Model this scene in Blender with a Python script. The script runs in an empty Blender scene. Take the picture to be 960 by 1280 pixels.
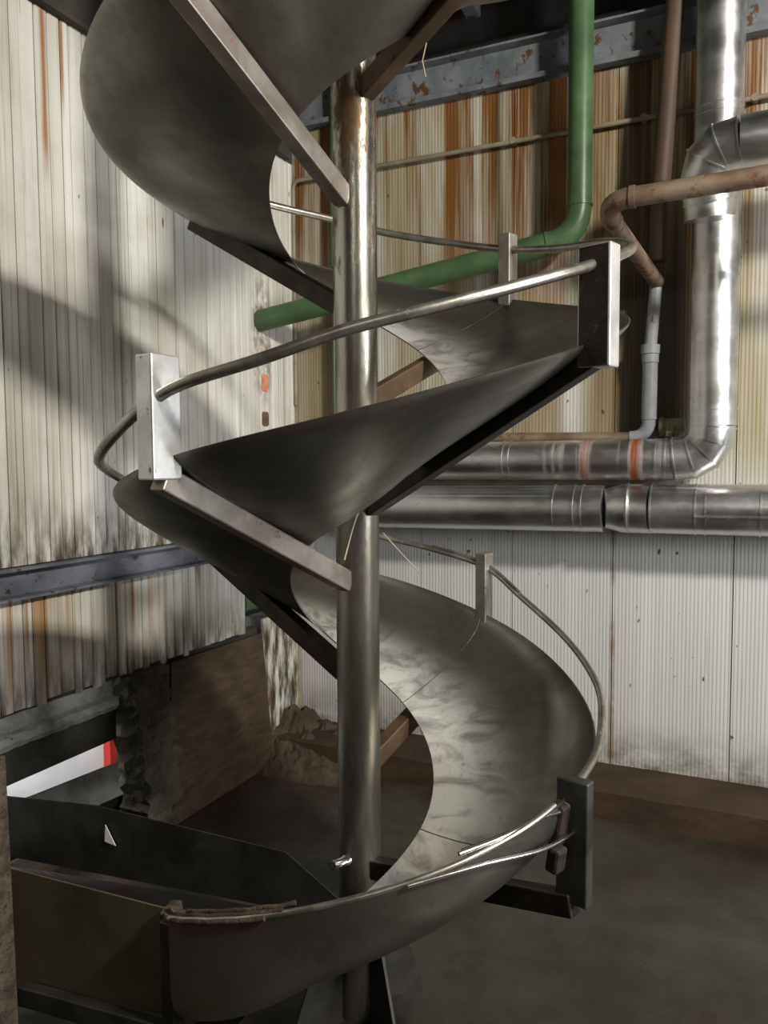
import bpy, bmesh, math, random
from mathutils import Vector, Matrix, noise as mnoise

random.seed(7)
scene = bpy.context.scene
COL = scene.collection
R = math.radians

# ---------------------------------------------------------------- camera
# room frame: right-hand wall is y = 0, left-hand wall is x = 0, z up, metres
cam_d = bpy.data.cameras.new('camera')
cam_d.sensor_fit = 'VERTICAL'
cam_d.sensor_height = 36.0
cam_d.lens = 36.0 * 995 / 1280
cam_d.clip_start = 0.05
cam = bpy.data.objects.new('camera', cam_d)
COL.objects.link(cam)
cam.matrix_world = (Matrix.Translation((2.337, -3.85, 1.6)) @ Matrix.Rotation(R(25), 4, 'Z')
                    @ Matrix.Rotation(R(90 - 3.8), 4, 'X') @ Matrix.Rotation(-0.006, 4, 'Z'))
scene.camera = cam

# ---------------------------------------------------------------- world, lamps, exposure
world = bpy.data.worlds.new('hall_air')
scene.world = world
world.use_nodes = True
world.node_tree.nodes['Background'].inputs[0].default_value = (0.75, 0.85, 1.0, 1)
world.node_tree.nodes['Background'].inputs[1].default_value = 0.012


def area(name, loc, target, size, energy, color, size_y=None):
    l = bpy.data.lights.new(name, 'AREA')
    l.energy = energy
    l.color = color
    l.size = size
    if size_y:
        l.shape = 'RECTANGLE'
        l.size_y = size_y
    o = bpy.data.objects.new(name, l)
    COL.objects.link(o)
    o.location = loc
    o.rotation_euler = (Vector(target) - Vector(loc)).to_track_quat('-Z', 'Y').to_euler()
    return o


area('doorway_light', (5.6, -2.2, 1.9), (0.9, -1.5, 1.8), 0.6, 85, (0.97, 0.98, 1.0), 0.9)
area('ceiling_lamp', (5.0, -3.15, 3.8), (1.0, -1.3, 1.6), 0.35, 210, (1.0, 0.95, 0.85))
area('fill_light', (3.2, -7.0, 3.9), (1.5, -2.0, 1.0), 1.2, 12, (1.0, 0.95, 0.86), 0.3)  # added fill behind the camera, no lamp known there
area('daylight', (-0.25, -1.5, 1.35), (-0.6, -1.1, 0.1), 0.2, 30, (0.95, 0.98, 1.0))

vs = scene.view_settings
vs.view_transform = 'Standard'
vs.look = 'None'
vs.gamma = 1
vs.use_curve_mapping = False
vs.exposure = 0.22


# ---------------------------------------------------------------- material helpers
class NT:
    def __init__(self, name):
        self.m = bpy.data.materials.new(name)
        self.m.use_nodes = True
        self.t = self.m.node_tree
        self.b = self.t.nodes['Principled BSDF']
        g = self.t.nodes.new('ShaderNodeNewGeometry')
        self.pos = g.outputs['Position']

    def n(self, typ, **kw):
        nd = self.t.nodes.new(typ)
        for k, v in kw.items():
            setattr(nd, k, v)
        return nd

    def link(self, a, b):
        self.t.links.new(a, b)

    def scaled(self, s):
        v = self.n('ShaderNodeVectorMath', operation='MULTIPLY')
        self.link(self.pos, v.inputs[0])
        v.inputs[1].default_value = s
        return v.outputs[0]

    def noise(self, s, scale=1.0, detail=4, rough=0.6, dist=0.0):
        nd = self.n('ShaderNodeTexNoise')
        self.link(self.scaled(s), nd.inputs['Vector'])
        nd.inputs['Scale'].default_value = scale
        nd.inputs['Detail'].default_value = detail
        nd.inputs['Roughness'].default_value = rough
        nd.inputs['Distortion'].default_value = dist
        return nd.outputs['Fac']

    def rng(self, v, a, b, c=0.0, d=1.0, smooth=True):
        nd = self.n('ShaderNodeMapRange')
        if smooth:
            nd.interpolation_type = 'SMOOTHSTEP'
        self.link(v, nd.inputs[0])
        for i, x in enumerate((a, b, c, d)):
            nd.inputs[i + 1].default_value = x
        return nd.outputs[0]

    def math(self, op, a, b=None):
        nd = self.n('ShaderNodeMath', operation=op)
        for i, x in enumerate((a, b)):
            if x is None:
                continue
            if isinstance(x, (int, float)):
                nd.inputs[i].default_value = x
            else:
                self.link(x, nd.inputs[i])
        return nd.outputs[0]

    def mix(self, f, a, b):
        nd = self.n('ShaderNodeMix', data_type='RGBA')
        ins = [nd.inputs[0], nd.inputs[6], nd.inputs[7]]
        for s, x in zip(ins, (f, a, b)):
            if isinstance(x, (int, float)):
                s.default_value = x
            elif isinstance(x, tuple):
                s.default_value = (*x, 1)
            else:
                self.link(x, s)
        return nd.outputs[2]

    def axis(self, i):
        nd = self.n('ShaderNodeSeparateXYZ')
        self.link(self.pos, nd.inputs[0])
        return nd.outputs[i]

    def bump(self, h, strength=0.2, dist=0.01):
        nd = self.n('ShaderNodeBump')
        nd.inputs['Strength'].default_value = strength
        nd.inputs['Distance'].default_value = dist
        self.link(h, nd.inputs['Height'])
        self.link(nd.outputs[0], self.b.inputs['Normal'])

    def set(self, color=None, rough=None, metal=0.0, spec=None):
        if color is not None:
            if isinstance(color, tuple):
                self.b.inputs['Base Color'].default_value = (*color, 1)
            else:
                self.link(color, self.b.inputs['Base Color'])
        if rough is not None:
            if isinstance(rough, (int, float)):
                self.b.inputs['Roughness'].default_value = rough
            else:
                self.link(rough, self.b.inputs['Roughness'])
        if isinstance(metal, (int, float)):
            self.b.inputs['Metallic'].default_value = metal
        else:
            self.link(metal, self.b.inputs['Metallic'])
        if spec is not None:
            self.b.inputs['Specular IOR Level'].default_value = spec
        return self.m


def srgb(r, g, b):
    f = lambda c: (c / 255 / 12.92) if c / 255 <= 0.04045 else ((c / 255 + 0.055) / 1.055) ** 2.4
    return (f(r), f(g), f(b))


def mat_left_wall():
    k = NT('stained_white_planks')
    base = k.mix(k.noise((1, 16, .5), 1, 5), srgb(196, 196, 190), srgb(236, 236, 232))
    oi = k.n('ShaderNodeObjectInfo')
    base = k.mix(k.math('MULTIPLY', oi.outputs['Random'], .35), base, srgb(168, 162, 142))
    blot = k.rng(k.noise((1, 2.2, 1.6), 1.3, 4), .45, .72)
    base = k.mix(k.math('MULTIPLY', blot, .55), base, srgb(170, 166, 150))
    fine = k.rng(k.noise((1, 70, .9), 1, 4, .7), .56, .72)
    base = k.mix(k.math('MULTIPLY', fine, .75), base, srgb(100, 90, 70))
    mid = k.rng(k.noise((1, 24, .4), 1, 5, .65), .52, .68)
    base = k.mix(k.math('MULTIPLY', mid, .55), base, srgb(136, 124, 94))
    # dirt that has gathered above the steel channel and at the lower edge of the boards
    z = k.axis(2)
    grime = k.math('MULTIPLY', k.rng(z, 1.55, 1.2), k.rng(z, 1.16, 1.2))
    grime = k.math('ADD', grime, k.rng(z, .98, .66))
    grime = k.math('MULTIPLY', grime, k.rng(k.noise((1, 22, 5), 1, 5), .3, .62))
    base = k.mix(grime, base, srgb(62, 50, 30))
    rust = k.rng(k.noise((1, 11, .35), 1, 4, .55), .55, .68)
    low = k.math('MULTIPLY', k.rng(z, 1.16, 1.1), k.rng(z, .7, .95, .25, 1))
    up = k.math('MULTIPLY', k.rng(z, 2.5, 3.2), .9)
    rust = k.math('MULTIPLY', rust, k.math('ADD', low, up))
    base = k.mix(k.math('MULTIPLY', rust, .8), base, srgb(158, 112, 52))
    spots = k.rng(k.noise((1, 26, 9), 1, 3, .5), .70, .76)
    base = k.mix(k.math('MULTIPLY', spots, .85), base, srgb(48, 40, 34))
    # single long rust runs
    for y0, hw, za, zb, col in ((1.705, .022, 2.55, 3.22, (150, 92, 30)), (1.62, .012, 2.8, 3.22, (140, 90, 40)), (1.33, .020, .80, 1.14, (150, 92, 26)),
                                (.90, .030, .92, 1.14, (104, 56, 34)), (1.86, .012, .78, 1.14, (146, 100, 40)), (1.15, .03, 2.9, 3.25, (120, 80, 40))):
        d_ = k.math('ADD', k.math('ABSOLUTE', k.math('ADD', k.axis(1), y0)), k.math('MULTIPLY', k.noise((1, 30, 5), 1, 4), hw * .6))
        f_ = k.math('MULTIPLY', k.rng(d_, hw * 1.3, hw * .35), k.math('MULTIPLY', k.rng(z, za, za + .22), k.rng(z, zb + .06, zb)))
        base = k.mix(k.math('MULTIPLY', f_, .85), base, srgb(*col))
    # rust patch where the green pipe enters and around the two cut-outs
    y = k.axis(1)
    d = k.math('ADD', k.math('POWER', k.math('ABSOLUTE', k.math('MULTIPLY', k.math('ADD', y, .34), 9)), 2),
               k.math('POWER', k.math('ABSOLUTE', k.math('MULTIPLY', k.math('ADD', z, -2.22), 2.6)), 2))
    patch = k.math('MULTIPLY', k.rng(d, 1.2, .1), k.rng(k.noise((1, 9, 6), 1.5, 5), .38, .6))
    base = k.mix(k.math('MULTIPLY', patch, .8), base, srgb(104, 76, 44))
    k.bump(k.noise((1, 40, 3), 1, 5), .25, .004)
    return k.set(base, .55, 0, .35)


def mat_right_wall():
    k = NT('stained_ribbed_panels')
    z = k.axis(2)
    base = k.mix(k.noise((12, 1, .5), 1, 5), srgb(180, 180, 177), srgb(214, 214, 213))
    # yellower above the pipes, whiter below
    yel = k.math('MULTIPLY', k.rng(z, 1.25, 1.75), k.rng(k.noise((5, 1, .6), 1, 4), .25, .6))
    base = k.mix(k.math('MULTIPLY', yel, .85), base, srgb(148, 136, 100))
    st = k.rng(k.noise((9, 1, .22), 1, 6, .7), .41, .62)
    st = k.math('MULTIPLY', st, k.math('ADD', k.rng(z, 2.0, 3.3), k.math('MULTIPLY', k.rng(z, 1.4, 1.9), .45)))
    base = k.mix(k.math('MULTIPLY', st, .95), base, srgb(112, 74, 32))
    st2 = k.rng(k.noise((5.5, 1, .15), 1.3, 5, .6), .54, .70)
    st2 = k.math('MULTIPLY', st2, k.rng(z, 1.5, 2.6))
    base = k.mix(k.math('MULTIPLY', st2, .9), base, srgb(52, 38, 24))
    # broad dark brown area behind the plastic pipe and the brown riser
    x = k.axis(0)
    brown_area = k.math('MULTIPLY', k.math('MULTIPLY', k.rng(x, 1.68, 1.80), k.rng(x, 2.12, 2.02)), k.math('MULTIPLY', k.rng(z, 1.62, 1.75), k.rng(z, 3.3, 2.3)))
    base = k.mix(k.math('MULTIPLY', brown_area, k.rng(k.noise((8, 1, .5), 1, 5), .2, .5, .45, .92)), base, srgb(58, 44, 27))
    fine = k.rng(k.noise((80, 1, 1.1), 1, 4, .7), .58, .74)
    base = k.mix(k.math('MULTIPLY', fine, .5), base, srgb(96, 86, 66))
    foot = k.math('MULTIPLY', k.rng(z, .40, .1), k.rng(k.noise((7, 1, 9), 1, 6, .7), .25, .7))
    base = k.mix(k.math('MULTIPLY', foot, .9), base, srgb(84, 66, 42))
    seam = k.math('MULTIPLY', k.rng(k.math('ABSOLUTE', k.math('ADD', x, -1.737)), .022, .004), k.rng(k.noise((6, 1, 4), 1, 5), .35, .6))
    base = k.mix(k.math('MULTIPLY', seam, .7), base, srgb(120, 84, 40))
    spots = k.rng(k.noise((24, 1, 14), 1, 3, .5), .68, .73)
    base = k.mix(k.math('MULTIPLY', spots, .85), base, srgb(52, 44, 38))
    k.bump(k.noise((50, 1, 3), 1, 5), .2, .003)
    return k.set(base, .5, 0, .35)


def mat_sheet():
    k = NT('worn_steel_sheet')
    n1 = k.noise((3, 3, 4), 1, 5, .6, .4)
    n2 = k.noise((60, 14, 30), 1, 4, .7)
    n4 = k.noise((7, 7, 22), 1, 4, .6, 1.2)
    c = k.mix(k.rng(n1, .35, .68), srgb(108, 106, 99), srgb(150, 148, 142))
    # goods sliding down polished the inner half; extra lightening paints in its highlights
    x, y = k.math('ADD', k.axis(0), -1.34), k.math('ADD', k.axis(1), 1.888)
    rad = k.math('SQRT', k.math('ADD', k.math('MULTIPLY', x, x), k.math('MULTIPLY', y, y)))
    polish_glint = k.math('MULTIPLY', k.rng(rad, .50, .26), k.rng(n4, .25, .6, .35, 1))
    sn = k.n('ShaderNodeSeparateXYZ')
    gn = k.n('ShaderNodeNewGeometry')
    k.link(gn.outputs['True Normal'], sn.inputs[0])
    polish_glint = k.math('MULTIPLY', polish_glint, k.rng(sn.outputs[2], 0, .1))     # only the upper face is lightened
    c = k.mix(k.math('MULTIPLY', polish_glint, .95), c, srgb(226, 225, 220))
    c = k.mix(k.math('MULTIPLY', k.rng(n2, .55, .75), .35), c, srgb(86, 80, 66))
    r = k.math('ADD', k.rng(n1, .3, .7, .38, .26), k.math('MULTIPLY', n2, .12))
    k.bump(k.math('ADD', n2, k.math('MULTIPLY', n1, 3)), .10, .004)
    return k.set(c, r, k.math('SUBTRACT', .92, k.math('MULTIPLY', polish_glint, .34)))


def mat_metal(name, ca, cb, rough=.4, metal=.9, sc=(8, 8, 8), rust=0.0, rcol=(96, 58, 34), bump=.1):
    k = NT(name)
    n1 = k.noise(sc, 1, 5, .6)
    c = k.mix(k.rng(n1, .35, .65), srgb(*ca), srgb(*cb))
    if rust > 0:
        n3 = k.noise(tuple(x * 2.3 for x in sc), 1, 6, .7)
        f = k.rng(n3, .68 - rust * .35, .74 - rust * .2)
        c = k.mix(f, c, srgb(*rcol))
        mt = k.math('SUBTRACT', metal, k.math('MULTIPLY', f, metal * .9))
        rg = k.math('ADD', rough, k.math('MULTIPLY', f, .35))
    else:
        mt, rg = metal, k.rng(n1, .3, .7, rough + .08, rough - .06)
    k.bump(k.noise(tuple(x * 4 for x in sc), 1, 4), bump, .004)
    return k.set(c, rg, mt)


def mat_paint(name, ca, cb, rough=.5, sc=(6, 6, 6), chips=0.0, ccol=(70, 52, 36), bump=.15, spec=.4):
    k = NT(name)
    n1 = k.noise(sc, 1, 5, .6)
    c = k.mix(k.rng(n1, .3, .7), srgb(*ca), srgb(*cb))
    if chips > 0:
        n3 = k.noise(tuple(x * 2.1 for x in sc), 1, 6, .7)
        c = k.mix(k.rng(n3, .72 - chips * .3, .78 - chips * .3), c, srgb(*ccol))
    k.bump(k.noise(tuple(x * 3 for x in sc), 1, 5), bump, .006)
    return k.set(c, rough, 0, spec)


def mat_column():
    k = NT('column_steel')
    n1 = k.noise((9, 9, 2), 1, 5, .6)
    c = k.mix(k.rng(n1, .35, .65), srgb(118, 113, 102), srgb(166, 163, 155))
    z = k.axis(2)
    n3 = k.noise((16, 16, 5), 1, 7, .72)
    f = k.rng(k.math('ADD', n3, k.rng(z, 1.7, 2.5, -.16, .06)), .50, .62)
    c = k.mix(f, c, srgb(86, 64, 42))
    k.bump(k.noise((30, 30, 14), 1, 5), .25, .004)
    return k.set(c, k.math('ADD', k.rng(z, 1.3, 1.9, .37, .27), k.math('MULTIPLY', f, .22)), k.math('SUBTRACT', .95, k.math('MULTIPLY', f, .5)))


def mat_floor():
    k = NT('dirty_concrete_floor')
    c = k.mix(k.rng(k.noise((1.6, 1.6, 1), 1, 5), .35, .65), srgb(41, 34, 24), srgb(56, 54, 45))
    c = k.mix(k.rng(k.noise((5, 5, 1), 1, 6, .7), .5, .75), c, srgb(44, 31, 20))
    c = k.mix(k.rng(k.noise((30, 30, 1), 1, 3), .70, .76), c, srgb(96, 91, 80))
    k.bump(k.noise((20, 20, 20), 1, 6), .25, .01)
    return k.set(c, k.rng(k.noise((3, 3, 1), 1, 4), .35, .65, .35, .7), 0, .4)


def mat_clad_pipe():
    k = NT('aluminium_cladding')
    n1 = k.noise((5, 9, 9), 1, 5)
    c = k.mix(k.rng(n1, .35, .65), srgb(200, 200, 200), srgb(226, 226, 228))
    c = k.mix(k.math('MULTIPLY', k.rng(k.noise((18, 18, 18), 1, 5, .7), .60, .74), .5), c, srgb(132, 124, 108))
    # rust drips over the upper horizontal run
    x, z = k.axis(0), k.axis(2)
    y = k.axis(1)
    band = k.math('MULTIPLY', k.rng(z, 1.47, 1.5), k.rng(z, 1.72, 1.69))
    band = k.math('MULTIPLY', band, k.rng(x, 1.42, 1.5))
    band = k.math('MULTIPLY', band, k.rng(x, 2.0, 1.9))
    drip = k.math('MULTIPLY', band, k.rng(k.noise((10, .5, .6), 1, 5, .6), .48, .62))
    c = k.mix(drip, c, srgb(128, 66, 4))
    r = k.math('ADD', k.rng(n1, .3, .7, .30, .40), k.math('MULTIPLY', drip, .4))
    k.bump(k.noise((7, 7, 7), 1, 3), .06, .02)
    return k.set(c, r, k.math('SUBTRACT', 1.0, k.math('MULTIPLY', drip, .85)))


M = {
    'wl': mat_left_wall(), 'wr': mat_right_wall(), 'sheet': mat_sheet(), 'floor': mat_floor(), 'clad': mat_clad_pipe(),
    'column': mat_column(),
    'arm': mat_metal('arm_steel', (128, 120, 112), (156, 150, 144), .45, .75, (9, 9, 9), .2, (92, 62, 44)),
    'post': mat_metal('post_steel', (190, 190, 190), (222, 222, 222), .38, .75, (10, 10, 10), .15, (100, 70, 52)),
    'rail': mat_metal('rail_steel', (142, 138, 128), (180, 176, 168), .35, .9, (14, 14, 14), .16, (110, 84, 58)),
    'bright': mat_metal('bright_steel', (200, 200, 200), (232, 232, 232), .25, 1.0, (14, 14, 14)),
    'green': mat_paint('green_pipe_paint', (60, 82, 54), (80, 106, 72), .38, (6, 6, 6), .25, (56, 70, 46)),
    'rusty': mat_metal('rusty_pipe', (120, 100, 82), (150, 134, 116), .5, .5, (7, 7, 7), .5, (96, 62, 40)),
    'brown': mat_paint('brown_pipe', (70, 54, 44), (92, 74, 60), .6, (6, 6, 2), .3),
    'conduit': mat_paint('grey_conduit', (120, 112, 92), (150, 142, 122), .5, (9, 9, 9), .3),
    'pvc': mat_paint('grey_plastic_pipe', (126, 130, 138), (160, 164, 170), .45, (9, 9, 6), .35, (96, 86, 72)),
    'channel': mat_paint('blue_grey_channel', (78, 82, 92), (112, 116, 128), .5, (5, 7, 9), .45, (60, 46, 34)),
    'fascia': mat_paint('rusted_fascia', (84, 90, 96), (118, 122, 126), .6, (7, 7, 5), .55, (82, 56, 36)),
    'roof': mat_paint('dark_roof_steel', (44, 42, 40), (66, 62, 58), .75, (5, 5, 5), .2, (40, 30, 24)),
    'hall': mat_paint('hall_wall_paint', (120, 116, 106), (150, 146, 136), .8, (1, 1, 1)),
    'curb': mat_paint('curb_concrete', (46, 33, 21), (66, 49, 32), .8, (4, 4, 10), .35, (46, 34, 24), .4),
    'rubble': mat_paint('rubble', (50, 42, 32), (78, 68, 52), .9, (8, 8, 8), .35, (44, 32, 22), .9),
    'board': mat_paint('dirty_board', (52, 40, 27), (74, 60, 42), .8, (1, 6, 26), .45, (58, 34, 20), .5),
    'pillar': mat_paint('crumbling_pillar', (46, 43, 35), (80, 73, 60), .9, (10, 10, 10), .45, (38, 32, 26), 1.0),
    'lintel': mat_paint('rough_concrete', (120, 122, 118), (168, 168, 160), .9, (9, 9, 9), .3, (80, 74, 64), .8),
    'white': mat_paint('white_backdrop', (226, 228, 228), (240, 240, 238), .8, (4, 4, 4), .05, (120, 120, 120)),
    'red': mat_paint('red_paint', (176, 44, 34), (198, 60, 46), .5),
    'wire': mat_paint('wire_sheath', (176, 160, 136), (196, 182, 160), .5),
    'copper': mat_paint('orange_brick', (190, 120, 84), (226, 160, 122), .7, (30, 30, 30), .3, (140, 84, 56)),
    'darkhole': mat_paint('brown_brick', (86, 66, 52), (112, 90, 74), .8, (30, 30, 30), .3),
    'darksteel': mat_metal('dark_trough_steel', (64, 62, 58), (88, 86, 82), .5, .8, (6, 6, 6), .15, (52, 40, 32)),
    'sidepanel': mat_metal('tarnished_panel', (92, 86, 70), (116, 108, 90), .5, .7, (5, 5, 5), .2, (88, 70, 48)),
    'crust': mat_paint('rust_crust', (50, 41, 33), (86, 74, 60), .8, (30, 30, 30), .5, (40, 28, 20), 1.0),
    'blackrust': mat_paint('black_rust', (34, 27, 23), (62, 50, 44), .6, (22, 22, 22), .4, (96, 84, 76), .5),
    'darkpost': mat_metal('dark_post_steel', (70, 70, 66), (100, 100, 96), .5, .8, (10, 10, 10), .1, (60, 50, 42)),
    'shadearm': mat_metal('shaded_arm_steel', (44, 40, 35), (66, 60, 53), .55, .6, (9, 9, 9), .15, (40, 31, 24)),  # arm steel darkened to paint in the shade on some arms
    'rustarm': mat_metal('rusty_arm_steel', (84, 66, 51), (108, 87, 69), .55, .4, (9, 9, 9), .2, (76, 52, 36)),
    'shadetrough': mat_paint('shaded_trough_steel', (22, 20, 18), (32, 29, 26), .6, (8, 8, 8), .2, (40, 30, 24)),  # near black paints in the shadow on the trough floor
    'leakwhite': mat_paint('light_leak_patch', (225, 225, 222), (238, 238, 236), .7),  # plain white that imitates a light leak
}


# ---------------------------------------------------------------- mesh helpers
class MB:
    """collects world-space geometry of ONE part"""
    def __init__(self):
        self.v, self.f, self.smooth = [], [], []

    def add(self, vs, fs, smooth=False):
        o = len(self.v)
        self.v += [Vector(p) for p in vs]
        for f in fs:
            self.f.append([i + o for i in f])
            self.smooth.append(smooth)
        return self

    def box(self, lo, hi):
        (a, b, c), (d, e, f) = lo, hi
        return self.add([(a, b, c), (d, b, c), (d, e, c), (a, e, c), (a, b, f), (d, b, f), (d, e, f), (a, e, f)],
                        [(3, 2, 1, 0), (4, 5, 6, 7), (0, 1, 5, 4), (1, 2, 6, 5), (2, 3, 7, 6), (3, 0, 4, 7)])

    def bar(self, p, q, w, h, up=(0, 0, 1), w2=None, h2=None):
        p, q = Vector(p), Vector(q)
        d = (q - p).normalized()
        s = d.cross(Vector(up)).normalized()
        u = s.cross(d)
        vs = []
        for c, ww, hh in ((p, w, h), (q, w2 or w, h2 or h)):
            for a, b in ((-1, -1), (1, -1), (1, 1), (-1, 1)):
                vs.append(c + s * a * ww / 2 + u * b * hh / 2)
        return self.add(vs, [(3, 2, 1, 0), (4, 5, 6, 7), (0, 1, 5, 4), (1, 2, 6, 5), (2, 3, 7, 6), (3, 0, 4, 7)])

    def tube(self, path, r, n=16, caps=True, smooth=True):
        pts = [Vector(p) for p in path]
        rad = r if isinstance(r, (list, tuple)) else [r] * len(pts)
        t0 = (pts[1] - pts[0]).normalized()
        ref = Vector((0, 0, 1)) if abs(t0.z) < .9 else Vector((1, 0, 0))
        nrm = t0.cross(ref).normalized()
        vs, fs = [], []
        for i, p in enumerate(pts):
            if i == 0:
                t = t0
            elif i == len(pts) - 1:
                t = (pts[i] - pts[i - 1]).normalized()
            else:
                t = ((pts[i + 1] - p).normalized() + (p - pts[i - 1]).normalized()).normalized()
            nrm = (nrm - t * nrm.dot(t)).normalized()
            b = t.cross(nrm)
            for k in range(n):
                a = 2 * math.pi * k / n
                vs.append(p + (nrm * math.cos(a) + b * math.sin(a)) * rad[i])
        for i in range(len(pts) - 1):
            for k in range(n):
                fs.append((i * n + k, i * n + (k + 1) % n, (i + 1) * n + (k + 1) % n, (i + 1) * n + k))
        self.add(vs, fs, smooth)
        if caps:
            m = (len(pts) - 1) * n
            self.add(vs[:n], [tuple(range(n - 1, -1, -1))])
            self.add(vs[m:], [tuple(range(n))])
        return self

    def prism(self, poly, ext):
        """poly: ordered points of a planar outline, ext: extrusion vector"""
        n = len(poly)
        e = Vector(ext)
        vs = [Vector(p) for p in poly] + [Vector(p) + e for p in poly]
        fs = [tuple(range(n - 1, -1, -1)), tuple(range(n, 2 * n))]
        fs += [(i, (i + 1) % n, n + (i + 1) % n, n + i) for i in range(n)]
        return self.add(vs, fs)

    def sheet(self, grid, th, smooth=True):
        """grid[i][j] of points -> solid sheet of thickness th below the grid"""
        ni, nj = len(grid), len(grid[0])
        nrm = [[None] * nj for _ in range(ni)]
        for i in range(ni):
            for j in range(nj):
                a = grid[min(i + 1, ni - 1)][j] - grid[max(i - 1, 0)][j]
                b = grid[i][min(j + 1, nj - 1)] - grid[i][max(j - 1, 0)]
                n_ = a.cross(b).normalized()
                if n_.z < 0:
                    n_ = -n_
                nrm[i][j] = n_
        top = [grid[i][j] for i in range(ni) for j in range(nj)]
        bot = [grid[i][j] - nrm[i][j] * th for i in range(ni) for j in range(nj)]
        q = [(i * nj + j, (i + 1) * nj + j, (i + 1) * nj + j + 1, i * nj + j + 1) for i in range(ni - 1) for j in range(nj - 1)]
        self.add(top, q, smooth)
        self.add(bot, [tuple(reversed(f)) for f in q], smooth)
        idx = [i * nj for i in range(ni)] + [(ni - 1) * nj + j for j in range(1, nj)] + \
              [i * nj + nj - 1 for i in range(ni - 2, -1, -1)] + [j for j in range(nj - 2, 0, -1)]
        vs = [top[k] for k in idx] + [bot[k] for k in idx]
        n = len(idx)
        self.add(vs, [(k, (k + 1) % n, n + (k + 1) % n, n + k) for k in range(n)])
        return self

    def build(self, name, mat, parent=None, bevel=0.0, loc=None):
        if loc is None:
            if parent is not None:
                loc = Vector((0, 0, 0))
            else:
                loc = Vector(((min(p.x for p in self.v) + max(p.x for p in self.v)) / 2,
                              (min(p.y for p in self.v) + max(p.y for p in self.v)) / 2,
                              min(p.z for p in self.v)))
        org = Vector(loc)
        q = parent
        while q is not None:
            org = org + q.location
            q = q.parent
        me = bpy.data.meshes.new(name)
        me.from_pydata([tuple(p - org) for p in self.v], [], self.f)
        me.polygons.foreach_set('use_smooth', self.smooth)
        bm = bmesh.new()
        bm.from_mesh(me)
        bmesh.ops.recalc_face_normals(bm, faces=bm.faces)
        bm.to_mesh(me)
        bm.free()
        me.materials.append(mat if not isinstance(mat, str) else M[mat])
        o = bpy.data.objects.new(name, me)
        COL.objects.link(o)
        o.location = loc
        o.parent = parent
        if bevel:
            b = o.modifiers.new('bevel', 'BEVEL')
            b.width = bevel
            b.segments = 2
            b.limit_method = 'ANGLE'
        return o


def empty(name, loc):
    o = bpy.data.objects.new(name, None)
    COL.objects.link(o)
    o.location = loc
    o.empty_display_size = .1
    return o


def tag(o, label=None, cat=None, group=None, kind=None):
    for k, v in (('label', label), ('category', cat), ('group', group), ('kind', kind)):
        if v:
            o[k] = v
    return o


def arc(p, c, q, n=8):
    """round the corner p-c-q: quadratic blend from p to q"""
    p, c, q = Vector(p), Vector(c), Vector(q)
    return [p * (1 - t) ** 2 + c * 2 * t * (1 - t) + q * t * t for t in [i / n for i in range(n + 1)]]


def spline(pts, n=8):
    """Catmull-Rom through tuples"""
    pts = [Vector(p) for p in pts]
    out = []
    for i in range(len(pts) - 1):
        a, b, c, d = pts[max(i - 1, 0)], pts[i], pts[i + 1], pts[min(i + 2, len(pts) - 1)]
        for k in range(n):
            t = k / n
            out.append(.5 * (2 * b + (c - a) * t + (2 * a - 5 * b + 4 * c - d) * t * t + (3 * b - a - 3 * c + d) * t ** 3))
    out.append(pts[-1])
    return out


# ---------------------------------------------------------------- the room
MB().box((-.12, -9, -.1), (9, .6, 0)).build('floor', 'floor')['kind'] = 'structure'
MB().box((-1, -9, 4.1), (9, .6, 4.2)).build('ceiling', 'roof')['kind'] = 'structure'
MB().box((9, -9, 0), (9.1, .6, 4.1)).build('wall_side', 'hall')['kind'] = 'structure'
MB().box((-1, -9.1, 0), (9, -9, 4.1)).build('wall_back', 'hall')['kind'] = 'structure'

# left wall: single boards above and below the steel channel
wl = tag(empty('wall_left', (0, -2, 0)), kind='structure')
PW = .0575


def plank_mesh(w, z0, z1, t=.012):
    """one board lying in the wall plane with chamfered long edges"""
    m = MB()
    c = .0045
    prof = [(0, -w / 2), (t - c, -w / 2), (t, -w / 2 + c), (t, w / 2 - c), (t - c, w / 2), (0, w / 2)]
    m.prism([(x, y, z0) for x, y in prof], (0, 0, z1 - z0))
    return m


def plank_row(y0, y1, z0, z1, jag=0.0, name='wall_plank', skip=None):
    protos = {}
    y = y1
    while y > y0:
        w = random.choice((.04, .052, .0575, .066))
        key = (w, random.randrange(3) if jag else 0)
        yc = y - w / 2
        if not (skip and skip(yc)):
            if key not in protos:
                dz = random.uniform(-jag, jag)
                m = plank_mesh(w - .0032, z0 + dz, z1)
                o = m.build(name, 'wl', wl, loc=Vector((0, 2, 0)))
                protos[key] = o
            else:
                o = protos[key].copy()
                COL.objects.link(o)
            o.location = (random.uniform(-.0015, .0015), yc + 2, 0)
            if key in protos and protos[key] is o:
                o.location = (0, yc + 2, 0)
        y -= w


plank_row(-4.4, 0, 1.235, 3.2)
plank_row(-4.4, -.53, .715, 1.12, .02)
plank_row(-.36, 0, .12, .765, .03)
# solid core behind the boards (with the openings left free)
core = MB()
core.box((-.1, -9, 1.1), (-.001, .1, 4.1))
core.box((-.1, -9, .72), (-.001, -.53, 1.1))
core.box((-.1, -9, 0), (-.001, -2.75, .72))
core.box((-.1, -.37, 0), (-.001, .1, .77))
core.box((-.1, -1.26, 0), (-.03, -.37, .72))
core.build('wall_core', 'roof', wl)
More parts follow.
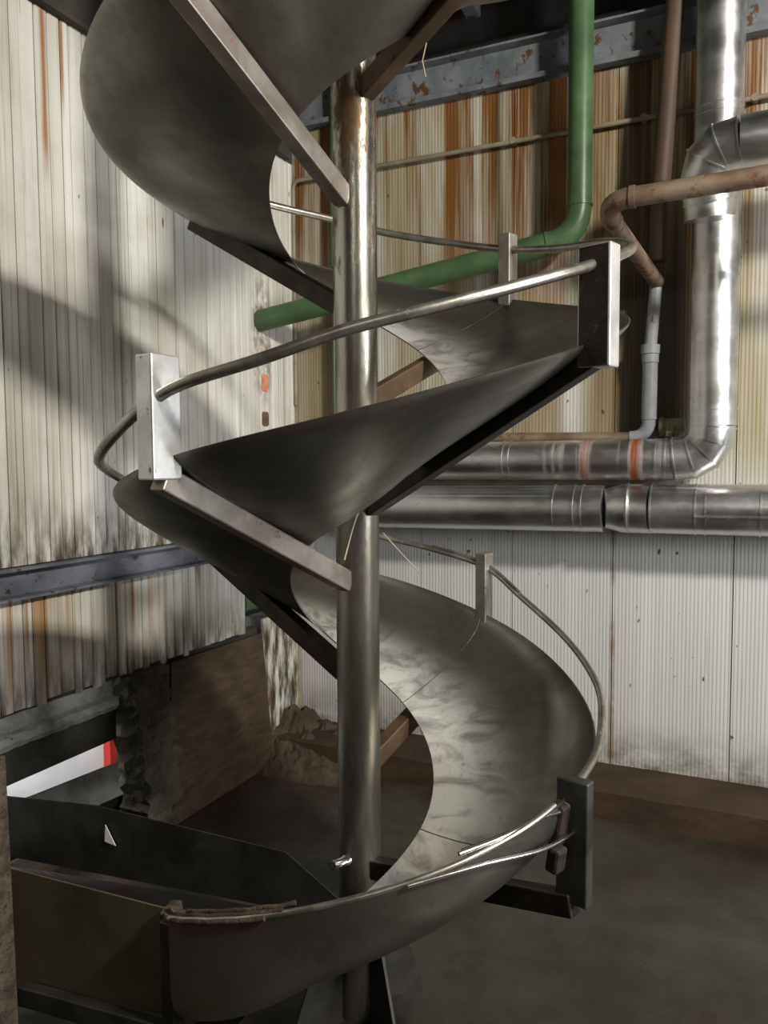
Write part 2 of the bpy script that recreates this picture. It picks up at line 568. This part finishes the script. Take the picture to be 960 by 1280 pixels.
# the two cut-outs near the corner
for (z0, z1, mt) in ((1.955, 2.045, 'copper'), (1.775, 1.85, 'darkhole')):
    MB().prism([(.013, -.355, z0 + .01), (.013, -.345, z0), (.013, -.305, z0), (.013, -.295, z0 + .01), (.013, -.295, z1 - .01),
                (.013, -.305, z1), (.013, -.345, z1), (.013, -.355, z1 - .01)], (.0025, 0, 0)).build('exposed_brick', mt, wl)

# right wall: ribbed panels, half a metre wide
wr = tag(empty('wall_right', (2, 0, 0)), kind='structure')
seams = [-.02, .26, .76, 1.25, 1.737, 2.26, 2.77, 3.27, 3.77, 4.27, 4.77]
for a, b in zip(seams[:-1], seams[1:]):
    m = MB()
    x, prof = a + .002, [(a + .002, .03)]
    prof.append((a + .002, -.002))
    rib = .0165
    n = max(1, round((b - a - .004) / rib))
    rw = (b - a - .004) / n
    for i in range(n):
        s = a + .002 + i * rw
        prof += [(s + rw * .12, 0), (s + rw * .38, 0), (s + rw * .5, -.0009), (s + rw * .88, -.0009)]
    prof += [(b - .002, -.002), (b - .002, .03)]
    m.prism([(x, y, .11) for x, y in prof], (0, 0, 3.27))
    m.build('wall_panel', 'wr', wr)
MB().box((-.1, .03, 0), (9, .13, 4.1)).build('wall_core', 'roof', wr)
MB().box((4.77, -.003, .1), (9, .03, 4.1)).build('wall_panel', 'wr', wr)
MB().box((-.001, -.03, .12), (.018, -.002, 3.2)).build('trim_1', 'conduit', bevel=.003)['kind'] = 'structure'

# stepped concrete curb along the right wall
cb = MB()
N = 60
rows = []
for i in range(N + 1):
    x = -.0 + 7.5 * i / N
    j = lambda s: random.uniform(-s, s)
    rows.append([(x, -.332 + j(.006), 0), (x, -.330 + j(.005), .06 + j(.004)), (x, -.325 + j(.005), .118 + j(.003)), (x, -.312 + j(.003), .125),
                 (x, -.15, .126 + j(.003)), (x, -.0, .13)])
vsr = [p for r in rows for p in r]
w = len(rows[0])
cb.add(vsr, [(i * w + k, (i + 1) * w + k, (i + 1) * w + k + 1, i * w + k + 1) for i in range(N) for k in range(w - 1)])
cb.build('baseboard_right', 'curb')['kind'] = 'structure'

# steel channel along the left wall
m = MB()
m.prism([(.0, -4.4, 1.122), (.055, -4.4, 1.122), (.055, -4.4, 1.131), (.012, -4.4, 1.135), (.012, -4.4, 1.218), (.05, -4.4, 1.222),
         (.05, -4.4, 1.231), (0, -4.4, 1.231)], (0, 3.86, 0))
tag(m.build('steel_channel', 'channel'), 'blue-grey painted steel channel running along the left plank wall', 'beam')
m = MB()
m.box((.0, -.53, 1.105), (.03, -.0, 1.235))
m.build('trim_2', 'channel')['kind'] = 'structure'

# fascia and roof steel
m = MB()
m.prism([(-.02, 0, 3.375), (-.02, -.06, 3.375), (-.02, -.06, 3.40), (-.02, -.025, 3.405), (-.02, -.02, 3.55), (-.02, -.07, 3.555),
         (-.02, -.07, 3.565), (-.02, 0, 3.565)], (6, 0, 0))
tag(m.build('fascia_beam', 'fascia'), 'rust-blotched grey steel beam along the top of the ribbed wall', 'beam')
m = MB()
m.prism([(.0, -4.4, 3.2), (.05, -4.4, 3.2), (.05, -4.4, 3.215), (.02, -4.4, 3.22), (.02, -4.4, 3.36), (0, -4.4, 3.36)], (0, 4.3, 0))
tag(m.build('fascia_beam', 'roof'), 'dark steel beam along the top of the plank wall', 'beam')
m = MB()
m.bar((-.0, -.32, 3.70), (6, -.32, 3.70), .07, .12)
tag(m.build('roof_purlin', 'fascia', bevel=.004), 'grey roof purlin nearest above the rusted fascia beam', 'beam')
m = MB()
m.bar((-.0, -.85, 3.80), (6, -.85, 3.80), .08, .12)
tag(m.build('roof_purlin', 'roof', bevel=.004), 'dark roof purlin farther out under the ceiling', 'beam')
m = MB()
m.bar((1.05, -.02, 3.78), (1.05, -2.4, 3.95), .07, .1)
tag(m.build('roof_rafter', 'fascia', bevel=.004), 'short grey rafter crossing the purlins at the top of the view', 'beam')

# ---------------------------------------------------------------- the spiral chute
CX, CY = 1.34, -1.888
KN = [-585 + 45 * i for i in range(19)]
DRO = [0.007, 0.003, -0.002, -0.012, -0.016, -0.029, -0.035, -0.025, -0.028, -0.038, -0.015, 0.01, 0.037, 0.05, 0.041, 0.028, 0.022, 0.023, 0.011]
DRI = [0.001, 0.001, 0.001, 0.001, -0.002, -0.013, -0.021, -0.031, -0.039, -0.039, -0.021, 0.01, 0.027, 0.036, 0.036, 0.025, 0.012, 0.004, 0.015]
DZO = [-0.003, 0.003, 0.01, 0.018, 0.003, -0.035, -0.015, -0.001, -0.03, 0.001, -0.001, -0.019, 0.001, 0.032, 0.039, 0.035, 0.022, -0.007, -0.017]
DZI = [0.001, 0.001, 0.0, -0.001, -0.004, -0.008, -0.01, -0.009, -0.004, -0.004, -0.013, -0.036, -0.024, 0.009, 0.037, 0.036, 0.021, 0.012, 0.013]


def interp(kx, ky, x):
    if x <= kx[0]:
        return ky[0]
    if x >= kx[-1]:
        return ky[-1]
    for i in range(len(kx) - 1):
        if x <= kx[i + 1]:
            t = (x - kx[i]) / (kx[i + 1] - kx[i])
            g = lambda k: ky[min(max(k, 0), len(ky) - 1)]
            a, b, c, d = g(i - 1), g(i), g(i + 1), g(i + 2)
            return .5 * (2 * b + (c - a) * t + (2 * a - 5 * b + 4 * c - d) * t * t + (3 * b - a - 3 * c + d) * t ** 3)


def chute_par(f):
    k = .1618 * R(f)
    return (.666 + interp(KN, DRO, f), .2219 + interp(KN, DRI, f), 1.9646 + k + interp(KN, DZO, f), 1.7538 + k + interp(KN, DZI, f)
            - interp([-487, -455, -420, -390], [.05, .015, 0, 0], f))


def pol(f, r, z):
    a = R(f + 25)
    return Vector((CX + r * math.cos(a), CY + r * math.sin(a), z))


def chute_pt(f, t):
    ro, ri, zo, zi = chute_par(f)
    c = interp([-420, -360, -300, -240], [1.0, .9, .5, .22], f)
    p = interp([-480, -460, -420, -380, -330], [7, 3.6, 2.6, 2.2, 2.0], f)
    g = 1 - max(0.0, 1 - t ** p) ** (1 / p)
    w = (1 - c) * t + c * g
    return pol(f, ri + (ro - ri) * t, zi + (zo - zi) * w)


chute = tag(empty('spiral_chute', (CX, CY, 0)), 'dark steel spiral chute winding around a central column', 'spiral chute')
cm = MB()
cm.tube([(CX, CY, 0), (CX, CY, 4.1)], .06, 40)
column = cm.build('center_column', 'column', chute)
for k in range(4):
    a = R(25 - 60 + 90 * k)
    d = Vector((math.cos(a), math.sin(a), 0))
    s = Vector((-d.y, d.x, 0)) * .008
    o = Vector((CX, CY, 0)) + d * .056 - s / 2
    MB().prism([o, o + d * .15, o + d * .15 + Vector((0, 0, .04)), o + d * .03 + Vector((0, 0, .36)), o + Vector((0, 0, .36))], s).build('base_gusset', 'darksteel', column)
MB().box((CX - .12, CY - .12, 0), (CX + .12, CY + .12, .015)).build('base_plate', 'darksteel', column)
stub = MB().tube([(1.331, -1.93, .487), (1.326, -1.955, .487), (1.326, -1.955, .487 + 1e-4), (1.318, -2.012, .497)], [.017, .017, .0125, .0125], 14)
stub.build('pipe_stub', 'bright', column)

arms = [  # azimuth, z at the column, z at the outer end, has post
    (310, 2.580, None, 0), (238, 2.302, None, 0), (143, 2.032, 2.372, 0), (46, 1.776, 2.115, 1), (-43, 1.482, 1.835, 1),
    (-125, 1.278, 1.578, 1), (-217, 1.01, 1.318, 0), (-310, .746, 1.03, 1), (-401, .467, .594, 1)]
bounds = [-487] + sorted(a[0] for a in arms) + [400, 470]
for a, b in zip(bounds[:-1], bounds[1:]):
    n = max(4, round((b - a) / 4))
    tt = [math.sin(math.pi / 2 * i / 16) for i in range(17)]
    grid = [[chute_pt(a + .12 + (b - a - .24) * i / n, t) for t in tt] for i in range(n + 1)]
    sh = MB().sheet(grid, .004).build('chute_sheet', 'sheet', chute)
    if a != -487:
        MB().tube([chute_pt(a, i / 14) + Vector((0, 0, .0005)) for i in range(15)], .0012, 6).build('weld_seam', 'darkpost', sh)

for f, zs, ze, post in arms:
    ro, ri, zo, zi = chute_par(f)
    if ze is None:
        ze = zo - .045
    zs, ze = zs - .012, ze - .014
    if f in (46, -310, -401):      # the arm passes wholly below the dished sheet
        sl = min((chute_pt(f, t).z - .008 - .036 - zs) / ((chute_pt(f, t).xy - Vector((CX, CY))).length - .05) for t in [i / 20 for i in range(21)])
        ze = min(ze, zs + sl * (ro - .03))
    p, q = pol(f, .05, zs), pol(f, ro + (.02 if post else -.03), ze)
    MB().bar(p, q, .042, .054).build('support_arm', {143: 'shadearm', -217: 'shadearm', -43: 'shadearm', -401: 'shadearm', 46: 'rustarm', -310: 'rustarm', 310: 'rustarm'}.get(f, 'arm'), chute, bevel=.004)

# posts at the rim, each carrying the handrail
for f, r, z0, z1, ww, hh, mt in ((46, .71, 1.99, 2.345, .045, .05, 'arm'), (-43, .725, 1.79, 2.045, .045, .075, 'post'),
                                 (-125, .675, 1.56, 1.815, .05, .075, 'post'), (-310, .645, .93, 1.28, .04, .05, 'arm'),
                                 (-401, .668, .585, .875, .032, .078, 'darkpost')):
    MB().bar(pol(f, r, z0), pol(f, r, z1), ww, hh, up=pol(f, 1, 0) - pol(f, 0, 0)).build('rail_post', mt, chute, bevel=.004)
    if f == -43:                   # rust-blackened plate on the inward side
        t_ = (pol(f - 90, 1, 0) - pol(f - 90, 0, 0)).normalized() * (ww / 2 + .001)
        MB().bar(pol(f, r, z0 + .003) + t_, pol(f, r, z1 - .004) + t_, .002, hh - .008, up=pol(f, 1, 0) - pol(f, 0, 0)).build('rusted_plate', 'blackrust', chute)

rail_up = [(135, .70, 2.50), (116, .69, 2.478), (98, .69, 2.447), (83, .70, 2.404), (65, .71, 2.355), (46, .71, 2.296), (28, .71, 2.253),
           (10, .71, 2.214), (-7, .71, 2.156), (-20, .715, 2.10), (-43, .72, 2.009), (-61, .71, 1.938), (-76, .705, 1.884), (-90, .69, 1.841),
           (-103, .69, 1.792), (-118, .69, 1.751), (-126, .69, 1.716), (-135, .69, 1.67), (-150, .68, 1.61), (-175, .67, 1.575), (-188, .655, 1.53)]
MB().tube(spline([pol(*p) for p in rail_up], 6), .0125, 12).build('handrail', 'rail', chute)
rail_lo = [(-245, .65, 1.42), (-261, .65, 1.369), (-277, .65, 1.319), (-292, .65, 1.282), (-310, .65, 1.232), (-323, .65, 1.149), (-341, .655, 1.059),
           (-358, .655, 1.0), (-372, .66, .955), (-385, .66, .885), (-398, .662, .855)]
MB().tube(spline([pol(*p) for p in rail_lo], 6), .010, 12).build('handrail', 'rail', chute)
# second thin bar lying along the lower handrail
MB().tube(spline([pol(f, r, z + .012) for f, r, z in rail_lo[3:6]], 6), .004, 8).build('thin_bar', 'rail', chute)
# rolled edge along the lowest turn and the split bars that reach the last post
edge = [chute_pt(f, 1.0) + Vector((0, 0, .004)) for f in range(-487, -404, 3)]
MB().tube(edge, .007, 10).build('rim_edge', 'rail', chute)
for pts, rr in (([(-401, .67, .752), (-412, .675, .757), (-425, .675, .768), (-440, .672, .748)], .005),
                ([(-400, .665, .80), (-410, .65, .812), (-420, .648, .80), (-430, .655, .79)], .005)):
    MB().tube(spline([pol(*p) for p in pts], 6), rr, 8).build('thin_bar', 'bright', chute)
g = [[pol(f, r, .795 + (f + 418) * .001 + (r - .64) * .2) for r in (.62, .635, .65)] for f in (-428, -422, -416, -410, -404)]
MB().sheet(g, .006, False).build('worn_strip', 'crust', chute)

MB().bar(pol(-403, .625, .775), pol(-403, .66, .77), .05, .10).build('rusted_bracket', 'blackrust', chute, bevel=.008)
MB().bar(pol(-405, .632, .70), pol(-405, .665, .695), .04, .06).build('rusted_bracket', 'blackrust', chute, bevel=.008)

# discharge trough at the foot of the chute
TY0, TY1 = -2.50, -2.005
trough = MB()
gr = [[Vector((x, y, z)) for y in (TY0 + .01, -2.35, -2.15, TY1 - .006)] for x, z in ((1.32, .345), (1.1, .325), (.7, .29), (.3, .25), (-.08, .21))]
trough.sheet(gr, .004)
tr = trough.build('discharge_floor', 'shadetrough', chute)
MB().prism([(1.165, TY0, .345), (.02, TY0, .25), (.02, TY0, .565), (1.165, TY0, .598)], (0, .005, 0)).build('side_panel', 'sidepanel', chute)
MB().bar((1.165, TY0 - .012, .315), (.02, TY0 - .012, .22), .03, .05).build('bottom_rail', 'darksteel', chute, bevel=.003)
MB().prism([(1.335, TY1, .345), (.02, TY1, .25), (.02, TY1, .46), (.45, TY1, .505), (1.165, TY1, .50), (1.335, TY1, .40)], (0, .004, 0)).build('side_panel', 'darksteel', chute)
cp = MB()
cp.bar((1.185, TY0 - .012, .25), (1.185, TY0 - .012, .585), .035, .035, up=(0, 1, 0))
cp.build('corner_post', 'darksteel', chute, bevel=.003)
MB().bar((1.2, TY0 - .03, 0), (1.2, TY0 - .03, .26), .04, .04, up=(0, 1, 0)).build('support_leg', 'darksteel', chute, bevel=.003)
# closing plate between the chute end and the trough
# crust of rust on the corner
rr = random.Random(3)
for k in range(7):
    m = MB()
    c = Vector((1.185 + rr.uniform(-.03, .03), TY0 + rr.uniform(-.015, .02), .59 + rr.uniform(-.01, .012)))
    vv = []
    for a in range(6):
        for s in (-1, 1):
            ang = a * math.pi / 3 + rr.uniform(-.3, .3)
            rad = rr.uniform(.010, .022)
            vv.append(c + Vector((math.cos(ang) * rad * 1.3, math.sin(ang) * rad, s * rr.uniform(.004, .012))))
    bm = bmesh.new()
    for p in vv:
        bm.verts.new(p)
    res = bmesh.ops.convex_hull(bm, input=bm.verts)
    bm.verts.ensure_lookup_table()
    bm.verts.index_update()
    fs = [[v.index for v in f.verts] for f in bm.faces]
    m.add([v.co.copy() for v in bm.verts], fs)
    bm.free()
    m.build('rust_lump', 'crust', chute)
for dz, r0, fa, fb in ((.010, .655, -486, -459), (.004, .668, -486, -464), (.012, .640, -484, -458)):
    MB().tube([pol(f, r0 + .003 * math.sin(f), chute_par(f)[2] + dz) for f in range(fa, fb, 3)], .0055, 7).build('worn_strip', 'crust', chute)

# ---------------------------------------------------------------- pipes
def pipe(name, label, mat, segs, cat='pipe'):
    """segs: list of (part name, path, radius, material)"""
    lo = min((p for s in segs for p in s[1]), key=lambda p: p[2])
    r = tag(empty(name, tuple(lo)), label, cat)
    for pn, path, rad, mt in segs:
        MB().tube(path, rad, 24 if (rad if isinstance(rad, float) else rad[0]) > .03 else 14).build(pn, mt or mat, r)
    return r


def ring(p, d, r, w=.012, mt=None, name='band'):
    p, d = Vector(p), Vector(d).normalized()
    return (name, [p - d * w / 2, p + d * w / 2], r, mt)


# green pipe: riser, elbow, sloping run into the left wall
ge = arc((1.593, -.15, 2.74), (1.593, -.15, 2.60), (1.46, -.168, 2.575), 8)
pipe('green_pipe', 'thick green painted pipe rising on the ribbed wall and bending left behind the chute', 'green', [
    ('riser', [(1.593, -.15, 4.1), (1.593, -.15, 2.74)], .055, None), ('elbow', ge, .055, None),
    ('sloping_run', [(1.46, -.168, 2.575), (.0, -.36, 2.31)], .055, None),
    ring((1.593, -.15, 2.735), (0, 0, 1), .0585), ring((1.455, -.169, 2.574), (1.46, .19, .26), .0585)])
pipe('green_pipe', 'slim green vertical pipe beside the column near the room corner', 'green', [
    ('riser', [(.29, -.045, 1.6), (.29, -.045, 3.6)], .028, None), ring((.29, -.045, 2.62), (0, 0, 1), .034)])
pipe('green_pipe', 'short green pipe in the dark gap under the steel channel', 'green', [
    ('run', [(-.03, -.528, .87), (-.02, -.0, .865)], .05, None), ring((-.025, -.25, .867), (0, 1, 0), .056)])

# thin conduit across the ribbed wall
con = [(6, -.03, 3.125), (.06, -.03, 3.11)] + arc((.06, -.03, 3.11), (.02, -.03, 3.11), (.02, -.03, 3.06), 5)[1:] + [(.02, -.03, 1.9)]
c_ = pipe('wall_conduit', 'thin grime-covered conduit running high across the ribbed wall to the corner', 'conduit', [('conduit_run', con, .0115, None)]
          + [('clip', [(x, -.03 - .012, 3.117), (x, -.03 + .03, 3.117)], .016, None) for x in (1.25, 1.85, 2.3)])

# clad pipes
def gored_elbow(p, c, q, r, n=4):
    pts = arc(p, c, q, n)
    segs = [('elbow_segment', [pts[i], pts[i + 1]], r, None) for i in range(n)]
    return pts, segs


P, c, q = (2.168, -.2, 1.732), (2.168, -.2, 1.591), (2.02, -.2, 1.591)
pts = arc(P, c, q, 4)
seg = [('riser', [(2.168, -.2, 4.1), (2.168, -.2, 1.732)], .096, None), ('elbow', pts, .094, None),
       ('level_run', [(2.02, -.2, 1.591), (.05, -.2, 1.587)], .09, None)]
seg += [ring(pts[i], (pts[min(i + 1, 4)] - pts[max(i - 1, 0)]), .0975, .007) for i in range(5)]
seg += [ring((x, -.2, 1.591), (1, 0, 0), .0925, .01) for x in (1.27, 1.30, 1.944, 1.984, .6, .63)]
seg += [ring((2.168, -.2, z), (0, 0, 1), .0985, .008) for z in (1.80, 2.35, 3.0, 3.03)]
pipe('clad_pipe', 'bright aluminium clad pipe dropping vertically and turning left along the wall', 'clad', seg)
pipe('clad_pipe', 'thinner clad line squeezed between the two big level pipes', 'clad', [('level_run', [(.05, -.06, 1.475), (2.05, -.06, 1.478)], .028, 'conduit')])

seg = [('level_run', [(.03, -.2, 1.352), (1.725, -.2, 1.372)], .105, None), ('level_run', [(1.93, -.2, 1.376), (7, -.2, 1.40)], .108, None),
       ('sleeve', [(1.725, -.2, 1.372), (1.76, -.19, 1.373), (1.80, -.185, 1.374), (1.93, -.2, 1.376)], [.085, .096, .108, .110], None)]
seg += [ring((x, -.2, 1.372), (1, 0, 0), .1085, .008) for x in (.66, 1.509, 1.60, 1.635)]
seg += [ring((x, -.2, 1.377), (1, .0, 0), .1115, .007) for x in (1.83, 1.93, 2.11, 2.15, 2.36, 2.8, 3.3)]
cp2 = pipe('clad_pipe', 'largest dented clad pipe, the lowest level one along the ribbed wall', 'clad', seg)
for x in (2.16, 2.24, 2.32):
    MB().tube([(x, -.309, 1.35), (x, -.316, 1.35)], .006, 8).build('rivet', 'bright', cp2)
MB().bar((2.11, -.310, 1.352), (2.8, -.311, 1.358), .004, .006).build('seam_lip', 'clad', cp2)
MB().bar((.7, -.285, 1.42), (1.5, -.286, 1.43), .004, .006).build('seam_lip', 'clad', cp2)

P, c, q = (2.26, -.50, 2.775), (2.105, -.49, 2.785), (2.15, -.43, 2.60)
pts = arc(P, c, q, 4)
seg = [('level_run', [(5, -.55, 2.80), P], .098, None), ('elbow', pts, .097, None), ('socket', [q, (2.152, -.42, 2.53)], .093, None)]
seg += [ring(pts[i], (pts[min(i + 1, 4)] - pts[max(i - 1, 0)]), .1005, .007) for i in range(5)]
seg += [ring((2.42, -.502, 2.766), (1, 0, 0), .101, .007), ring((2.9, -.51, 2.77), (1, 0, 0), .101, .007)]
pipe('clad_pipe', 'clad elbow coming in level from the right edge in front of the vertical pipe', 'clad', seg)

# rusty pipe crossing in front
re_ = arc((1.90, -.75, 2.555), (1.80, -.75, 2.55), (1.815, -.64, 2.515), 8)
pipe('rusty_pipe', 'rust-brown pipe crossing in from the right and bending back to the wall', 'rusty', [
    ('level_run', [(5, -.75, 2.62), (1.90, -.75, 2.555)], .036, None), ('elbow', re_, .037, None),
    ('back_run', [(1.815, -.64, 2.515), (1.925, -.10, 2.37)], .032, None), ring((1.905, -.75, 2.555), (1, 0, 0), .041, .02), ring((1.817, -.63, 2.512), (.1, .54, -.14), .038, .018)])
pipe('brown_pipe', 'dark brown pipe leaning slightly, between the green riser and the bright clad pipe', 'brown', [
    ('riser', [(2.02, -.15, 4.0), (1.935, -.15, 2.72)], .042, None), ('lower_end', [(1.935, -.15, 2.72), (1.932, -.15, 2.45)], .036, None)])
pe = arc((1.90, -.1, 1.77), (1.90, -.1, 1.69), (1.82, -.1, 1.69), 7)
pipe('plastic_pipe', 'grey plastic drain pipe with coupling above the level clad pipes', 'pvc', [
    ('upper_run', [(1.922, -.1, 2.37), (1.902, -.1, 2.09)], .027, None), ('coupling', [(1.903, -.1, 2.10), (1.902, -.1, 2.06)], .041, None),
    ('coupling', [(1.902, -.1, 2.06), (1.902, -.1, 2.02)], .037, None), ('drop', [(1.902, -.1, 2.02), (1.90, -.1, 1.77)], .033, None), ('elbow', pe, .030, None),
    ('level_run', [(1.82, -.1, 1.69), (.05, -.13, 1.715)], .026, 'rusty')])
pipe('pipe_valve', 'small dirty valve on the wall between plastic pipe and clad riser', 'conduit', [
    ('body', [(1.94, -.07, 1.74), (2.05, -.07, 1.745)], .032, None), ('stem', [(1.99, -.09, 1.745), (1.99, -.15, 1.70)], .014, None), ('flange', [(1.945, -.07, 1.74), (1.96, -.07, 1.74)], .042, None)], 'valve')

# ---------------------------------------------------------------- lower left corner
# rough lintel over the opening
m = MB()
N = 40
rows = []
rr = random.Random(5)
for i in range(N + 1):
    y = -2.75 + 1.30 * i / N
    j = lambda s: rr.uniform(-s, s)
    rows.append([(-.09, y, .72), (.0 + j(.004), y, .715), (.006 + j(.004), y, .69 + j(.006)), (.004 + j(.004), y, .66 + j(.004)), (.03 + j(.005), y, .65 + j(.003)),
                 (.035 + j(.004), y, .625 + j(.004)), (.02, y, .602 + j(.003)), (-.09, y, .60)])
w = len(rows[0])
m.add([p for r in rows for p in r], [(i * w + k, (i + 1) * w + k, (i + 1) * w + (k + 1) % w, i * w + (k + 1) % w) for i in range(N) for k in range(w)])
tag(m.build('concrete_lintel', 'lintel'), 'rough grey concrete ledge under the lower edge of the plank wall', 'ledge')
m = MB()
m.box((-.10, -2.75, .455), (-.03, -1.40, .60))
m.box((-.32, -2.75, .52), (-.10, -1.40, .535))
tag(m.build('duct_box', 'darksteel', bevel=.004), 'dark steel box hanging under the concrete ledge', 'box')
# pillar
m = MB()
rr = random.Random(9)
rows = []
for i in range(25):
    z = .72 * i / 24
    ring_ = []
    for a in range(16):
        an = 2 * math.pi * a / 16
        x = -.01 + max(-.08, min(.08, .11 * math.cos(an))) + rr.uniform(-.012, .012)
        y = -1.215 + max(-.105, min(.105, .15 * math.sin(an))) + rr.uniform(-.012, .012) - .13 * (z - .15)
        ring_.append((x, y, z))
    rows.append(ring_)
m.add([p for r in rows for p in r], [(i * 16 + k, i * 16 + (k + 1) % 16, (i + 1) * 16 + (k + 1) % 16, (i + 1) * 16 + k) for i in range(24) for k in range(16)])
m.add(rows[-1], [tuple(range(16))])
tag(m.build('rough_pillar', 'pillar'), 'crumbling dirt-caked pillar at the side of the wall opening', 'pillar')
# leaning board
m = MB()
m.prism([(.045, -1.18, .0), (.045, -.375, .0), (.014, -.42, .70), (.014, -1.13, .71)], (.022, 0, .003))
tag(m.build('brown_board', 'board'), 'big brown dirt-streaked board leaning over the wall opening', 'board')
# heap in the corner
m = MB()
rr = random.Random(11)
NX = 26
grid = []
for i in range(NX + 1):
    row = []
    for j in range(NX + 1):
        x, y = .0 + .62 * i / NX, -.0 - .70 * j / NX
        h = max(0, 1 - (x / .6) ** 1.3) * max(0, 1 - (abs(y + .10) / .44) ** 1.5)
        z = h * (.20 + .09 * mnoise.noise(Vector((x * 9, y * 9, 3))) + .05 * mnoise.noise(Vector((x * 24, y * 24, 7)))) + (rr.uniform(-.004, .004) if h > .03 else 0)
        row.append(Vector((x, y, z if h > .002 else -.015)))
    grid.append(row)
n = NX + 1
m.add([p for r in grid for p in r], [(i * n + j, (i + 1) * n + j, (i + 1) * n + j + 1, i * n + j + 1) for i in range(NX) for j in range(NX)])
tag(m.build('rubble_heap', 'rubble'), 'low brown heap of rubble in the corner behind the column', 'rubble', kind='stuff')
# foreground post
MB()
m = MB()
m.bar((.79, -2.63, 0), (.775, -2.63, .93), .05, .05, up=(0, 1, 0))
tag(m.build('steel_post', 'crust', bevel=.004), 'rusty square post cut by the left edge of the picture beside the trough', 'post')
# continuing trough behind the wall, white backdrop added for the bright outside, red post
m = MB()
gr = []
for i in range(13):
    t = i / 12
    y = -2.2 + 1.5 * t
    row = []
    for k in range(9):
        a = math.pi * k / 8
        row.append(Vector((-.28 + .16 * math.cos(a), y, .215 - .09 * t - .12 * math.sin(a))))
    gr.append(row)
m.sheet(gr, .006)
tag(m.build('gutter_trough', 'darksteel'), 'grey curved trough seen through the wall opening', 'trough')
MB().box((-.72, -3.2, -.1), (-.62, .3, 1.6)).build('backdrop_outside', 'white')['kind'] = 'structure'
MB().box((-.8, -3.2, -.12), (-.12, .3, -.1)).build('floor_outside', 'curb')['kind'] = 'structure'
m = MB()
m.bar((-.56, -.90, -.1), (-.56, -.90, 1.0), .045, .045, up=(0, 1, 0))
tag(m.build('red_post', 'red', bevel=.003), 'red post outside in the bright gap of the wall', 'post')
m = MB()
m.prism([(.50, -2.012, .40), (.545, -2.012, .395), (.505, -2.012, .455)], (0, -.002, 0))  # white triangle added where light leaks through the trough side
tag(m.build('light_leak_patch', 'leakwhite'), 'light leak imitated by a small white scrap stuck to the dark trough side', 'triangle')

# wires
m = MB().tube(spline([(1.425, -1.962, 1.512), (1.400, -1.968, 1.487), (1.374, -1.972, 1.43), (1.350, -1.985, 1.333)], 6), .0022, 6)
tag(m.build('loose_wire', 'wire'), 'thin pale wire hanging down the front of the column', 'wire')
m = MB().tube(spline([(1.404, -1.856, 1.395), (1.386, -1.7, 1.325), (1.344, -1.444, 1.225)], 6), .0018, 6)
tag(m.build('loose_wire', 'wire'), 'thin pale wire slanting from the column to the lower turn', 'wire')
m = MB().tube([(.95, -.33, 3.645), (.97, -.44, 3.45), (.978, -.511, 3.335), (.991, -.506, 3.267)], .003, 6)
tag(m.build('loose_wire', 'wire'), 'short pale wire end dangling in front of the rusted fascia', 'wire')
